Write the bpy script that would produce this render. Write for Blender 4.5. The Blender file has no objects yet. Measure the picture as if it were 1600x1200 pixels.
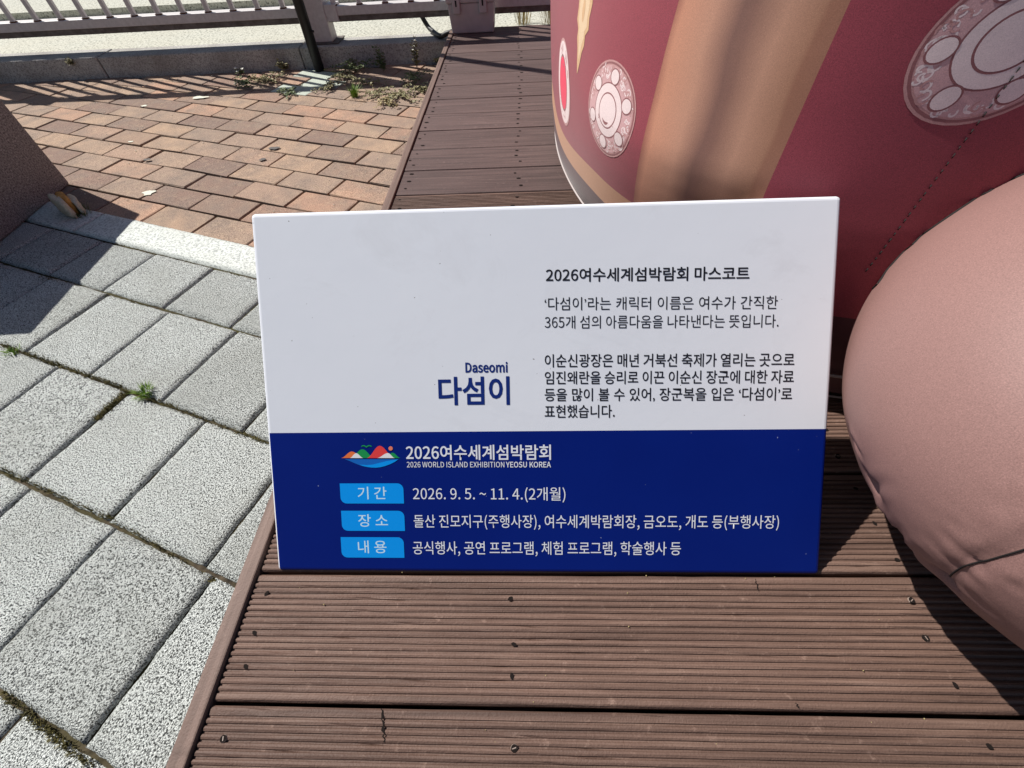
import bpy, bmesh, math, random
from mathutils import Vector, Matrix, noise
from mathutils.bvhtree import BVHTree

# ------------------------------------------------------------------ camera, sky, sun
scene = bpy.context.scene
DZ = 0.15                       # deck height above the pavement
CAM = Vector((0, 0, 0.79))
ROWS = (Vector((0.9989226, 0.0168799, -0.0432281)),     # camera right
        Vector((0.0144693, 0.7717781, 0.6357273)),      # camera up
        Vector((-0.0440935, 0.6356679, -0.7707023)))    # camera forward
FPX = 700.85
cam = bpy.data.cameras.new('camera')
cam.sensor_fit = 'HORIZONTAL'; cam.sensor_width = 36.0
cam.lens = FPX / 1600 * 36.0
cam.clip_start = 0.02; cam.clip_end = 2000
camo = bpy.data.objects.new('camera', cam)
scene.collection.objects.link(camo)
mw = Matrix.Identity(4)
for i in range(3):
    mw[i][0] = ROWS[0][i]; mw[i][1] = ROWS[1][i]; mw[i][2] = -ROWS[2][i]; mw[i][3] = CAM[i]
camo.matrix_world = mw
scene.camera = camo

SUN_EL, SUN_AZ = math.radians(50.4), math.radians(150)   # direction towards the sun
SUN = Vector((math.cos(SUN_AZ) * math.cos(SUN_EL), math.sin(SUN_AZ) * math.cos(SUN_EL), math.sin(SUN_EL)))
world = bpy.data.worlds.new('World'); scene.world = world
world.use_nodes = True
wn = world.node_tree.nodes
sky = wn.new('ShaderNodeTexSky'); sky.sky_type = 'NISHITA'; sky.sun_disc = False
sky.sun_elevation = SUN_EL; sky.sun_rotation = math.atan2(SUN.x, SUN.y)
world.node_tree.links.new(sky.outputs[0], wn['Background'].inputs[0])
wn['Background'].inputs[1].default_value = 0.05
sl = bpy.data.lights.new('sun', 'SUN'); sl.energy = 5.0; sl.angle = math.radians(0.53); sl.color = (1.0, 0.96, 0.90)
so = bpy.data.objects.new('sun', sl); scene.collection.objects.link(so)
so.rotation_euler = SUN.to_track_quat('Z', 'Y').to_euler(); so.location = SUN * 20
vs = scene.view_settings
vs.view_transform = 'Standard'; vs.look = 'None'; vs.exposure = 0.37; vs.gamma = 1.0; vs.use_curve_mapping = False

rng = random.Random(7)
COL = scene.collection

# ------------------------------------------------------------------ pixel helpers (a pixel is a direction, a surface gives the distance)
def ray(px, py):
    return ROWS[0] * ((px - 800) / FPX) + ROWS[1] * (-(py - 600) / FPX) + ROWS[2]
def at(px, py, z=0.0):
    d = ray(px, py); return CAM + d * ((z - CAM.z) / d.z)
def on_plane(px, py, p0, n):
    d = ray(px, py); return CAM + d * ((p0 - CAM).dot(n) / d.dot(n))

# ------------------------------------------------------------------ materials
MATS = {}
class NT:
    def __init__(s, name, rough=0.7, spec=0.3):
        s.m = bpy.data.materials.new(name); s.m.use_nodes = True
        s.n = s.m.node_tree.nodes; s.l = s.m.node_tree.links
        s.b = s.n['Principled BSDF']
        s.b.inputs['Roughness'].default_value = rough
        s.b.inputs['Specular IOR Level'].default_value = spec
        MATS[name] = s.m
    def add(s, t, **kw):
        nd = s.n.new(t)
        for k, v in kw.items(): setattr(nd, k, v)
        return nd
    def link(s, a, b): s.l.new(a, b)
    def coords(s, scale=(1, 1, 1), shift=True):
        tc = s.add('ShaderNodeTexCoord'); mp = s.add('ShaderNodeMapping')
        mp.inputs['Scale'].default_value = scale
        s.link(tc.outputs['Object'], mp.inputs['Vector'])
        if shift:
            oi = s.add('ShaderNodeObjectInfo'); mu = s.add('ShaderNodeMath', operation='MULTIPLY'); mu.inputs[1].default_value = 37.3
            s.link(oi.outputs['Random'], mu.inputs[0])
            cb = s.add('ShaderNodeCombineXYZ')
            for i in range(3): s.link(mu.outputs[0], cb.inputs[i])
            s.link(cb.outputs[0], mp.inputs['Location'])
        return mp.outputs[0]
    def noise(s, vec, scale, detail=3, rough=0.6, dist=0.0):
        nd = s.add('ShaderNodeTexNoise'); s.link(vec, nd.inputs['Vector'])
        nd.inputs['Scale'].default_value = scale; nd.inputs['Detail'].default_value = detail
        nd.inputs['Roughness'].default_value = rough; nd.inputs['Distortion'].default_value = dist
        return nd.outputs['Fac']
    def ramp(s, fac, stops):
        nd = s.add('ShaderNodeValToRGB'); s.link(fac, nd.inputs[0])
        el = nd.color_ramp.elements
        while len(el) < len(stops): el.new(0.5)
        for e, (p, c) in zip(el, stops):
            e.position = p; e.color = (c[0], c[1], c[2], 1) if hasattr(c, '__len__') else (c, c, c, 1)
        return nd.outputs[0]
    def mix(s, fac, a, b, mode='MIX'):
        nd = s.add('ShaderNodeMix', data_type='RGBA', blend_type=mode)
        for v, i in ((fac, 0), (a, 6), (b, 7)):
            if hasattr(v, 'default_value'): s.link(v, nd.inputs[i])
            elif i == 0: nd.inputs[0].default_value = v
            else: nd.inputs[i].default_value = (*v, 1)
        return nd.outputs[2]
    def color(s, c):
        if hasattr(c, 'default_value'): s.link(c, s.b.inputs['Base Color'])
        else: s.b.inputs['Base Color'].default_value = (*c, 1)
        return s
    def bump(s, h, dist=0.002, strength=1.0, prev=None):
        nd = s.add('ShaderNodeBump'); nd.inputs['Distance'].default_value = dist; nd.inputs['Strength'].default_value = strength
        s.link(h, nd.inputs['Height'])
        if prev: s.link(prev, nd.inputs['Normal'])
        s.link(nd.outputs[0], s.b.inputs['Normal']); return nd.outputs[0]
    def rnd(s):
        return s.add('ShaderNodeObjectInfo').outputs['Random']

def plain(name, c, rough=0.6, spec=0.3):
    return NT(name, rough, spec).color(c).m

# speckled granite of the big pavers
t = NT('paver_granite', 0.85, 0.25)
v = t.coords()
n1 = t.noise(v, 385, 2, 0.55); n2 = t.noise(v, 560, 1, 0.5); n3 = t.noise(v, 6, 3)
base = t.ramp(n1, [(0.375, (0.03, 0.033, 0.032)), (0.43, (0.19, 0.20, 0.195)), (0.475, (0.61, 0.645, 0.62)), (0.62, (0.77, 0.805, 0.775))])
base = t.mix(t.ramp(n3, [(0.4, 0.0), (0.75, 0.3)]), base, (0.34, 0.35, 0.31))
n9 = t.noise(v, 2.5, 5, 0.65); base = t.mix(t.ramp(n9, [(0.52, 0.0), (0.72, 0.22)]), base, (0.22, 0.22, 0.19))
tint = t.ramp(t.rnd(), [(0, 0.88), (1, 1.05)])
t.color(t.mix(1.0, base, tint, 'MULTIPLY'))
hh = t.add('ShaderNodeMath', operation='ADD'); t.link(n1, hh.inputs[0]); t.link(n2, hh.inputs[1])
t.bump(hh.outputs[0], 0.0055, 1.0)
# smoother pale granite of the border strip
t = NT('border_granite', 0.8, 0.25)
v = t.coords(); n1 = t.noise(v, 160, 3, 0.6); n2 = t.noise(v, 14, 3)
base = t.ramp(n1, [(0.38, (0.30, 0.32, 0.31)), (0.5, (0.58, 0.61, 0.58)), (0.7, (0.66, 0.69, 0.65))])
t.color(t.mix(t.ramp(n2, [(0.4, 0.0), (0.8, 0.3)]), base, (0.42, 0.42, 0.36))); t.bump(n1, 0.0012, 0.7)
# clay pavers
t = NT('brick_clay', 0.9, 0.15)
v = t.coords(); n1 = t.noise(v, 420, 2, 0.6); n2 = t.noise(v, 9, 3); n3 = t.noise(v, 38, 4, 0.65)
body = t.ramp(t.rnd(), [(0.0, (0.24, 0.165, 0.135)), (0.25, (0.42, 0.295, 0.21)), (0.5, (0.34, 0.25, 0.195)), (0.75, (0.46, 0.285, 0.20)), (1.0, (0.20, 0.145, 0.125))])
body = t.mix(t.ramp(n2, [(0.4, 0.0), (0.7, 0.75)]), body, (0.235, 0.185, 0.155))
body = t.mix(t.ramp(n3, [(0.5, 0.0), (0.8, 0.35)]), body, (0.52, 0.40, 0.27))
sp = t.ramp(n1, [(0.34, 0.30), (0.48, 1.0), (0.62, 1.05), (0.70, 1.9)])
t.color(t.mix(1.0, body, sp, 'MULTIPLY')); t.bump(n1, 0.0018, 0.8)
t = NT('pale_brick', 0.9, 0.15)
v = t.coords(); n1 = t.noise(v, 260, 3)
t.color(t.ramp(n1, [(0.35, (0.30, 0.33, 0.28)), (0.6, (0.52, 0.56, 0.49))])); t.bump(n1, 0.001, 0.6)
# sand and dirt in the joints
t = NT('joint_sand', 0.95, 0.1)
v = t.coords(shift=False); n1 = t.noise(v, 60, 4); n2 = t.noise(v, 7, 3)
t.color(t.mix(t.ramp(n2, [(0.42, 0.0), (0.62, 1.0)]), t.ramp(n1, [(0.3, (0.024, 0.019, 0.014)), (0.7, (0.095, 0.075, 0.052))]), (0.06, 0.055, 0.025))); t.bump(n1, 0.004)
t = NT('earth', 0.95, 0.1)
v = t.coords(shift=False); n1 = t.noise(v, 3, 6)
t.color(t.ramp(n1, [(0.3, (0.10, 0.09, 0.075)), (0.7, (0.24, 0.22, 0.19))])); t.bump(n1, 0.01)
# washed aggregate of the terrace
t = NT('aggregate', 0.85, 0.2)
v = t.coords(shift=False); n1 = t.noise(v, 75, 3, 0.75); n2 = t.noise(v, 4, 3); n4 = t.noise(v, 45, 2)
base = t.ramp(n1, [(0.37, (0.08, 0.08, 0.065)), (0.44, (0.42, 0.42, 0.36)), (0.7, (0.60, 0.595, 0.52))])
base = t.mix(t.ramp(n4, [(0.28, 0.8), (0.36, 0.0)]), base, (0.10, 0.09, 0.07))
t.color(t.mix(t.ramp(n2, [(0.4, 0.0), (0.75, 0.4)]), base, (0.46, 0.44, 0.36))); t.bump(n1, 0.002)
t = NT('kerb_granite', 0.85, 0.2)
v = t.coords(); n1 = t.noise(v, 150, 3, 0.65); n2 = t.noise(v, 5, 4)
base = t.ramp(n1, [(0.35, (0.20, 0.19, 0.18)), (0.5, (0.40, 0.39, 0.37)), (0.7, (0.54, 0.53, 0.49))])
t.color(t.mix(t.ramp(n2, [(0.42, 0.0), (0.7, 0.6)]), base, (0.18, 0.16, 0.14))); t.bump(n1, 0.002)
t = NT('block_granite', 0.6, 0.3)
v = t.coords(); n1 = t.noise(v, 190, 3, 0.7); n2 = t.noise(v, 3, 3)
base = t.ramp(n1, [(0.36, (0.05, 0.045, 0.045)), (0.48, (0.20, 0.175, 0.17)), (0.6, (0.28, 0.25, 0.245)), (0.72, (0.46, 0.43, 0.42))])
t.color(t.mix(t.ramp(n2, [(0.4, 0), (0.8, 0.25)]), base, (0.14, 0.11, 0.10))); t.bump(n1, 0.001, 0.6)
# deck timber
def wood(name, a, b, c, grain=1.0, along='x'):
    t = NT(name, 0.62, 0.28)
    sc = (3.5, 110, 40) if along == 'x' else (110, 3.5, 40)
    v = t.coords(sc); v2 = t.coords()
    n1 = t.noise(v, 1.0, 5, 0.62, 0.6); n2 = t.noise(v2, 5, 4); n3 = t.noise(v2, 420, 2, 0.6); n5 = t.noise(v2, 60, 5, 0.75)
    col = t.ramp(n1, [(0.3, a), (0.55, b), (0.75, c)])
    col = t.mix(t.ramp(n2, [(0.4, 0.0), (0.75, 0.45)]), col, tuple(x * 0.72 for x in b))
    col = t.mix(t.ramp(n5, [(0.60, 0.0), (0.76, 0.6)]), col, tuple(x * 1.45 + 0.02 for x in c))
    n6 = t.noise(t.coords((2.2, 26, 10)), 1.0, 4, 0.7, 1.2)
    col = t.mix(t.ramp(n6, [(0.64, 0.0), (0.76, 0.4)]), col, tuple(x * 0.5 for x in a))
    tint = t.ramp(t.rnd(), [(0, 0.84), (1, 1.12)])
    t.color(t.mix(1.0, col, tint, 'MULTIPLY'))
    p = t.bump(n1, 0.0012 * grain, 0.9); p = t.bump(n3, 0.0008 * grain, 0.8, p); t.bump(n5, 0.0016 * grain, 0.6, p)
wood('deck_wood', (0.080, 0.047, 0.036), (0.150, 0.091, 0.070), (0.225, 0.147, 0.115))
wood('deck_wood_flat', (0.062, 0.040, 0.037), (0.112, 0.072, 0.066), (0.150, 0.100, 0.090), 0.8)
wood('trim_wood', (0.13, 0.085, 0.070), (0.20, 0.132, 0.108), (0.26, 0.18, 0.15), 0.8, 'y')
plain('joist', (0.05, 0.035, 0.03), 0.9)
plain('hole_dark', (0.012, 0.009, 0.008), 0.9, 0.1)
plain('screw_steel', (0.26, 0.20, 0.17), 0.5, 0.5)
# painted steel, plastics
t = NT('fence_paint', 0.45, 0.35)
v = t.coords(); n1 = t.noise(v, 9, 5, 0.7); n2 = t.noise(v, 60, 3)
t.color(t.mix(t.ramp(n1, [(0.66, 0), (0.74, 0.7)]), t.ramp(n2, [(0.3, (0.50, 0.47, 0.46)), (0.7, (0.60, 0.57, 0.56))]), (0.24, 0.12, 0.06)))
plain('rust', (0.11, 0.045, 0.02), 0.9, 0.1)
t = NT('rail_channel', 0.7, 0.25)
v = t.coords(); n1 = t.noise(v, 30, 4)
t.color(t.ramp(n1, [(0.35, (0.10, 0.085, 0.075)), (0.7, (0.19, 0.165, 0.15))]))
plain('pole_black', (0.012, 0.012, 0.014), 0.45, 0.4)
plain('cable_black', (0.014, 0.014, 0.015), 0.5, 0.4)
t = NT('box_plastic', 0.5, 0.35)
v = t.coords(); n1 = t.noise(v, 20, 4)
t.color(t.ramp(n1, [(0.3, (0.40, 0.365, 0.365)), (0.7, (0.48, 0.44, 0.44))]))
# inflatable fabric
def fabric(name, c, var=0.12, rough=0.55):
    t = NT(name, rough, 0.35)
    v = t.coords(shift=False); n1 = t.noise(v, 900, 2, 0.6); n2 = t.noise(v, 6, 4); n3 = t.noise(v, 28, 3, 0.6, 0.5)
    sp = t.ramp(n1, [(0.32, 1 - 1.6 * var), (0.5, 1.0), (0.66, 1 + var), (0.74, 1 + 3.5 * var)])
    col = t.mix(1.0, t.mix(t.ramp(n2, [(0.4, 0), (0.75, 0.3)]), c, tuple(x * 0.8 for x in c)), sp, 'MULTIPLY')
    t.color(col)
    p = t.bump(n1, 0.0003, 0.4); t.bump(n3, 0.004, 0.05, p)
    t.b.inputs['Sheen Weight'].default_value = 0.15
    return t
fabric('fabric_maroon', (0.285, 0.046, 0.067), 0.17)
fabric('fabric_dark_maroon', (0.085, 0.026, 0.035), 0.12)
fabric('fabric_pink', (0.235, 0.132, 0.119), 0.13).b.inputs['Sheen Weight'].default_value = 0.0
fabric('fabric_orange', (0.50, 0.255, 0.145), 0.08)
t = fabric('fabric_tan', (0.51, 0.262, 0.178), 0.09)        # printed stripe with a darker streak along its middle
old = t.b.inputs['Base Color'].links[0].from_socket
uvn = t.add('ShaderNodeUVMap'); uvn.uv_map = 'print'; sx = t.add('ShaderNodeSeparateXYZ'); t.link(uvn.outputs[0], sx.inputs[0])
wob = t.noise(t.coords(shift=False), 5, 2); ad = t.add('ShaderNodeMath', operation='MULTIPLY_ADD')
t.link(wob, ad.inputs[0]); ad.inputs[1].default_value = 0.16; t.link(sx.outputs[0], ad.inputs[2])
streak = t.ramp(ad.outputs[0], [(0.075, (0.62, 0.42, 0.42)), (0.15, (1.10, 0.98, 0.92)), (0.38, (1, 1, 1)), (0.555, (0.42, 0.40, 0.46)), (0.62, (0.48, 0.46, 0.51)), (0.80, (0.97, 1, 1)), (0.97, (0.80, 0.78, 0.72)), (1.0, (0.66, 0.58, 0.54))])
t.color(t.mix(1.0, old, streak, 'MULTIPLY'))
fabric('print_rim', (0.52, 0.27, 0.265), 0.1)
fabric('print_rose', (0.60, 0.35, 0.36), 0.1)
fabric('print_pale', (0.80, 0.645, 0.645), 0.07)
fabric('print_line', (0.27, 0.10, 0.105), 0.1)
fabric('print_red', (0.80, 0.02, 0.085), 0.08)
fabric('print_gold', (0.62, 0.38, 0.20), 0.08)
fabric('print_gold_light', (0.72, 0.52, 0.33), 0.08)
plain('thread_black', (0.012, 0.010, 0.010), 0.8)
plain('piping_white', (0.45, 0.40, 0.39), 0.5)
# sign print
t = NT('sign_white', 0.35, 0.35)
v = t.coords(shift=False); n1 = t.noise(v, 170, 2, 0.4); n2 = t.noise(v, 3, 3); n3 = t.noise(v, 22, 3)
base = t.ramp(n2, [(0.3, (0.72, 0.74, 0.80)), (0.7, (0.75, 0.77, 0.825))])
speck = t.ramp(n1, [(0.205, 1.0), (0.225, 0.0)])
n8 = t.noise(v, 7, 5, 0.7, 0.8); base = t.mix(t.ramp(n8, [(0.55, 0.0), (0.75, 0.22)]), base, (0.46, 0.46, 0.49))
t.color(t.mix(speck, base, (0.16, 0.14, 0.13))); t.bump(n3, 0.002, 0.10)
t.link(t.ramp(n8, [(0.4, 0.30), (0.7, 0.52)]), t.b.inputs['Roughness'])
t = NT('sign_navy', 0.45, 0.14)
v = t.coords(shift=False); n1 = t.noise(v, 190, 2, 0.4); n2 = t.noise(v, 4, 3)
base = t.ramp(n2, [(0.3, (0.0006, 0.010, 0.150)), (0.7, (0.001, 0.013, 0.175))])
t.color(t.mix(t.ramp(n1, [(0.200, 1.0), (0.215, 0.0)]), base, (0.35, 0.4, 0.55)))
plain('sign_cyan', (0.0, 0.29, 0.83), 0.35, 0.35)
plain('ink_black', (0.010, 0.010, 0.014), 0.5)
plain('ink_navy', (0.004, 0.021, 0.165), 0.45)
plain('ink_white', (0.74, 0.76, 0.82), 0.4)
plain('ink_pale', (0.55, 0.76, 0.88), 0.4)
plain('logo_orange', (0.75, 0.17, 0.045), 0.4); plain('logo_green', (0.01, 0.27, 0.07), 0.4)
plain('logo_red', (0.72, 0.05, 0.05), 0.4); plain('logo_white', (0.74, 0.74, 0.76), 0.4)
plain('logo_coral', (0.75, 0.20, 0.12), 0.4); plain('logo_blue', (0.006, 0.12, 0.47), 0.4); plain('logo_sky', (0.0, 0.28, 0.80), 0.4)
# plants, bread
def leafm(name, a, b):
    t = NT(name, 0.6, 0.3); v = t.coords(); n1 = t.noise(v, 40, 2)
    t.color(t.ramp(n1, [(0.3, a), (0.7, b)]))
    t.b.inputs['Subsurface Weight'].default_value = 0.0
leafm('leaf', (0.05, 0.08, 0.025), (0.15, 0.18, 0.065))
leafm('leaf_olive', (0.13, 0.125, 0.05), (0.32, 0.28, 0.14))
leafm('leaf_bright', (0.09, 0.17, 0.02), (0.20, 0.32, 0.04))
leafm('leaf_dry', (0.22, 0.17, 0.07), (0.42, 0.34, 0.17))
leafm('moss', (0.06, 0.056, 0.018), (0.17, 0.145, 0.05))
plain('stem', (0.10, 0.085, 0.04), 0.7); plain('petal', (0.75, 0.73, 0.66), 0.6)
t = NT('bread', 0.9, 0.1); v = t.coords(); n1 = t.noise(v, 160, 3)
t.color(t.ramp(n1, [(0.3, (0.50, 0.43, 0.30)), (0.7, (0.72, 0.66, 0.52))])); t.bump(n1, 0.003)
t = NT('bread_filling', 0.8, 0.2); v = t.coords(); n1 = t.noise(v, 90, 3)
t.color(t.ramp(n1, [(0.3, (0.50, 0.22, 0.05)), (0.7, (0.70, 0.38, 0.11))])); t.bump(n1, 0.003)
plain('paint_mark', (0.62, 0.62, 0.52), 0.8); plain('gum_dark', (0.10, 0.09, 0.085), 0.8)

# ------------------------------------------------------------------ mesh helpers
def mesh(name, verts, faces, mat, smooth=False):
    me = bpy.data.meshes.new(name); me.from_pydata([tuple(v) for v in verts], [], faces); me.update()
    for m in (mat if isinstance(mat, (list, tuple)) else [mat]): me.materials.append(MATS[m])
    if smooth: me.polygons.foreach_set('use_smooth', [True] * len(me.polygons))
    return me
def put(name, me, parent=None, loc=None, label=None, cat=None, group=None, kind=None):
    o = bpy.data.objects.new(name, me); COL.objects.link(o)
    if parent is not None: o.parent = parent
    if loc is not None: o.location = loc
    if label: o['label'] = label
    if cat: o['category'] = cat
    if group: o['group'] = group
    if kind: o['kind'] = kind
    return o
def empty(name, loc, label, cat, group=None):
    o = put(name, None, None, loc, label, cat, group); o.empty_display_size = 0.05; return o
def bm_mesh(name, bm, mat, smooth=False):
    me = bpy.data.meshes.new(name); bm.to_mesh(me); bm.free()
    for m in (mat if isinstance(mat, (list, tuple)) else [mat]): me.materials.append(MATS[m])
    if smooth: me.polygons.foreach_set('use_smooth', [True] * len(me.polygons))
    return me
def box_bm(x0, x1, y0, y1, z0, z1, bev=0.0, seg=1, bm=None):
    own = bm is None
    bm = bm or bmesh.new()
    vs_ = [bm.verts.new((x, y, z)) for z in (z0, z1) for y in (y0, y1) for x in (x0, x1)]
    for f in ((0, 2, 3, 1), (4, 5, 7, 6), (0, 1, 5, 4), (2, 6, 7, 3), (0, 4, 6, 2), (1, 3, 7, 5)):
        bm.faces.new([vs_[i] for i in f])
    if bev and own: bmesh.ops.bevel(bm, geom=bm.edges[:], offset=bev, segments=seg, profile=0.5, affect='EDGES')
    return bm
def boxm(name, dims, mat, bev=0.0, seg=1):
    return bm_mesh(name, box_bm(*dims, bev=bev, seg=seg), mat)
def tube_mesh(name, pts, r, mat, nseg=10, closed=False, rads=None):
    pts = [Vector(p) for p in pts]; vs_, fs = [], []
    n = len(pts); up = Vector((0.13, 0.21, 0.97)).normalized()
    for i, p in enumerate(pts):
        a = pts[(i - 1) % n] if (closed or i) else p; b = pts[(i + 1) % n] if (closed or i < n - 1) else p
        d = (b - a).normalized(); s = d.cross(up)
        if s.length < 1e-3: s = d.cross(Vector((1, 0, 0)))
        s.normalize(); w = s.cross(d); rr = rads[i] if rads else r
        for k in range(nseg):
            ang = 2 * math.pi * k / nseg; vs_.append(p + s * (math.cos(ang) * rr) + w * (math.sin(ang) * rr))
    for i in range(n if closed else n - 1):
        for k in range(nseg):
            j = (i + 1) % n
            fs.append((i * nseg + k, i * nseg + (k + 1) % nseg, j * nseg + (k + 1) % nseg, j * nseg + k))
    if not closed:
        fs.append(tuple(range(nseg - 1, -1, -1))); fs.append(tuple((n - 1) * nseg + k for k in range(nseg)))
    return mesh(name, vs_, fs, mat, True)
def spline(pts, n=8):
    pts = [Vector(p) for p in pts]; out = []
    for i in range(len(pts) - 1):
        p0, p1, p2, p3 = pts[max(i - 1, 0)], pts[i], pts[i + 1], pts[min(i + 2, len(pts) - 1)]
        for k in range(n):
            t_ = k / n
            out.append(0.5 * ((2 * p1) + (p2 - p0) * t_ + (2 * p0 - 5 * p1 + 4 * p2 - p3) * t_ ** 2 + (3 * p1 - p0 - 3 * p2 + p3) * t_ ** 3))
    out.append(pts[-1]); return out

# ------------------------------------------------------------------ ground
me = mesh('ground', [(-600, -600, -0.03), (600, -600, -0.03), (600, 600, -0.03), (-600, 600, -0.03)], [(0, 1, 2, 3)], 'earth')
ground = put('ground', me, kind='structure')
PA = math.radians(-20.3)                                   # the paving runs at an angle to the deck
PU = Vector((math.cos(PA), math.sin(PA), 0)); PV = Vector((-math.sin(PA), math.cos(PA), 0))
PROT = (0, 0, PA)
def uvp(u, v, z=0.0): return PU * u + PV * v + Vector((0, 0, z))

# --- clay brick paving
KERB_Y = 3.05
bed = mesh('bed', [(-7, -1.6, -0.0115), (-0.2, -1.6, -0.0115), (-0.2, KERB_Y + 0.1, -0.0115), (-7, KERB_Y + 0.1, -0.0115)], [(0, 1, 2, 3)], 'joint_sand')
paving = put('brick_paving', bed, kind='structure')
BU, BV = 0.2385, 0.1197
def block_mesh(name, lx, ly, h, mat, ch=0.004, wob=0.0006, seed=0):
    r = random.Random(seed); bm = box_bm(-lx / 2, lx / 2, -ly / 2, ly / 2, -h, 0)
    top = [e for e in bm.edges if all(v.co.z > -1e-6 for v in e.verts)] + [e for e in bm.edges if abs(e.verts[0].co.z - e.verts[1].co.z) > 1e-4]
    bmesh.ops.bevel(bm, geom=top, offset=ch, segments=2, profile=0.6, affect='EDGES')
    for v in bm.verts:
        v.co += Vector((r.uniform(-wob, wob), r.uniform(-wob, wob), r.uniform(-wob, wob) * 0.5))
    return bm_mesh(name, bm, mat)
bricks = [block_mesh('brick', BU - 0.0085, BV - 0.0085, 0.03, 'brick_clay', 0.004, 0.0014, s) for s in range(8)]
pale = block_mesh('pale_brick', BU - 0.008, BV - 0.007, 0.03, 'pale_brick', 0.004, 0.0008, 50)
V0 = 0.858
pale_at = {(17, -1), (16, -1)}
brick_cells = []
for k in range(0, 18):
    vc = V0 + 0.2295 - 0.0 + (k - 2) * BV + BV * 0.5       # row centres at 1.148 + n * 0.1197
    u0 = -1.805 + (k - 2) * 0.0975
    for j in range(-12, 12):
        uc = u0 + (j + 0.5) * BU
        p = uvp(uc, vc)
        if p.x > -0.33 or p.x < -4.6 or p.y > KERB_Y + 0.02 or p.y < -1.0: continue
        brick_cells.append((uc, vc, p))
pale_px = [at(497, 111), at(478, 131), at(300, 150)]
for uc, vc, p in brick_cells:
    ispale = any((p - q).length < 0.095 for q in pale_px[:2])
    o = put('brick', pale if ispale else bricks[rng.randrange(8)], paving)
    far = max(0.0, p.y - 2.55)
    o.location = p + Vector((0, 0, rng.uniform(-0.0022, 0.0012) - far * 0.006))
    o.rotation_euler = (rng.gauss(0, 0.006), rng.gauss(0, 0.008), PA + rng.gauss(0, 0.008) + (math.pi if rng.random() < 0.5 else 0))
# stray paint, gum and grit on the bricks
def splat(name, px, py, r, mat, seed, stretch=1.0):
    q = random.Random(seed); c = at(px, py, 0.0034); vs_ = [(0, 0, 0)]
    for i in range(14):
        a = 2 * math.pi * i / 14; rr = r * q.uniform(0.6, 1.15); vs_.append((math.cos(a) * rr * stretch, math.sin(a) * rr, 0))
    o = put(name, mesh(name, vs_, [(0, i + 1, (i + 1) % 14 + 1) for i in range(14)], mat), paving, c); return o
splat('paint_mark', 232, 301, 0.021, 'paint_mark', 1, 1.3); splat('paint_mark', 312, 152, 0.022, 'paint_mark', 2, 2.0)
splat('paint_mark', 225, 165, 0.012, 'paint_mark', 3, 1.6); splat('paint_mark', 205, 221, 0.008, 'paint_mark', 4, 1.8)
splat('gum_stain', 410, 249, 0.012, 'gum_dark', 5, 1.2); splat('gum_stain', 428, 231, 0.016, 'gum_dark', 6, 1.6)
splat('gum_stain', 230, 249, 0.012, 'gum_dark', 8, 1.5)
bm = bmesh.new()
for i in range(320):
    u, v = rng.uniform(-3.6, -0.6), rng.uniform(0.9, 2.6); p = uvp(u, v, 0.002)
    if p.x > -0.44 or p.y > 3.0: continue
    s = rng.uniform(0.0008, 0.0026)
    bmesh.ops.create_icosphere(bm, subdivisions=1, radius=s, matrix=Matrix.Translation(p))
put('grit', bm_mesh('grit', bm, 'paint_mark'), paving, kind='stuff')

# --- big speckled pavers and their border strip
pv_bed = mesh('bed', [(-3.9, -1.7, -0.0105), (-0.3, -1.7, -0.0105), (-0.3, 0.98, -0.0105), (-3.9, 2.33, -0.0105)], [(0, 1, 2, 3)], 'joint_sand')
plaza = put('stone_paving', pv_bed, kind='structure')
def paver_mesh(name, lx, ly, mat, seed, edge=0.007, rough=0.0022, step=0.012, h=0.035):
    nx, ny = max(4, int(lx / step)), max(4, int(ly / step)); vs_, fs = [], []
    off = Vector((seed * 3.7, seed * 1.9, 0))
    def coord(i, n, l):
        t_ = i / n; return -l / 2 + l * t_
    for j in range(ny + 1):
        for i in range(nx + 1):
            x, y = coord(i, nx, lx), coord(j, ny, ly)
            d = min(lx / 2 - abs(x), ly / 2 - abs(y)); z = 0.0
            if d < edge: z = -edge * 0.9 * (1 - math.sqrt(max(0, 1 - (1 - d / edge) ** 2)))
            q = Vector((x, y, 0)) * 45 + off; nz = noise.noise(q)
            z += nz * 0.0009
            if d < 1e-6:
                w = noise.noise(q * 1.7 + Vector((9, 2, 1))) * rough + noise.noise(q * 0.5) * rough
                if abs(abs(x) - lx / 2) < 1e-6: x += w - math.copysign(rough * 0.4, x)
                if abs(abs(y) - ly / 2) < 1e-6: y += w - math.copysign(rough * 0.4, y)
            vs_.append((x, y, z))
    W = nx + 1
    for j in range(ny):
        for i in range(nx): fs.append((j * W + i, j * W + i + 1, (j + 1) * W + i + 1, (j + 1) * W + i))
    ring = [i for i in range(W)] + [j * W + nx for j in range(1, ny + 1)] + [ny * W + i for i in range(nx - 1, -1, -1)] + [j * W for j in range(ny - 1, 0, -1)]
    b0 = len(vs_)
    for i in ring: vs_.append((vs_[i][0], vs_[i][1], -h))
    for k in range(len(ring)):
        k2 = (k + 1) % len(ring); fs.append((ring[k2], ring[k], b0 + k, b0 + k2))
    return mesh(name, vs_, fs, mat, True)
PVU = 0.2455
pav_var = [paver_mesh('paver', PVU - 0.0045, 0.2535 - 0.0055, 'paver_granite', s, step=0.010) for s in range(6)]
cut_var = [paver_mesh('paver', PVU - 0.0045, 0.197 - 0.005, 'paver_granite', s + 20, step=0.010) for s in range(3)]
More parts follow.
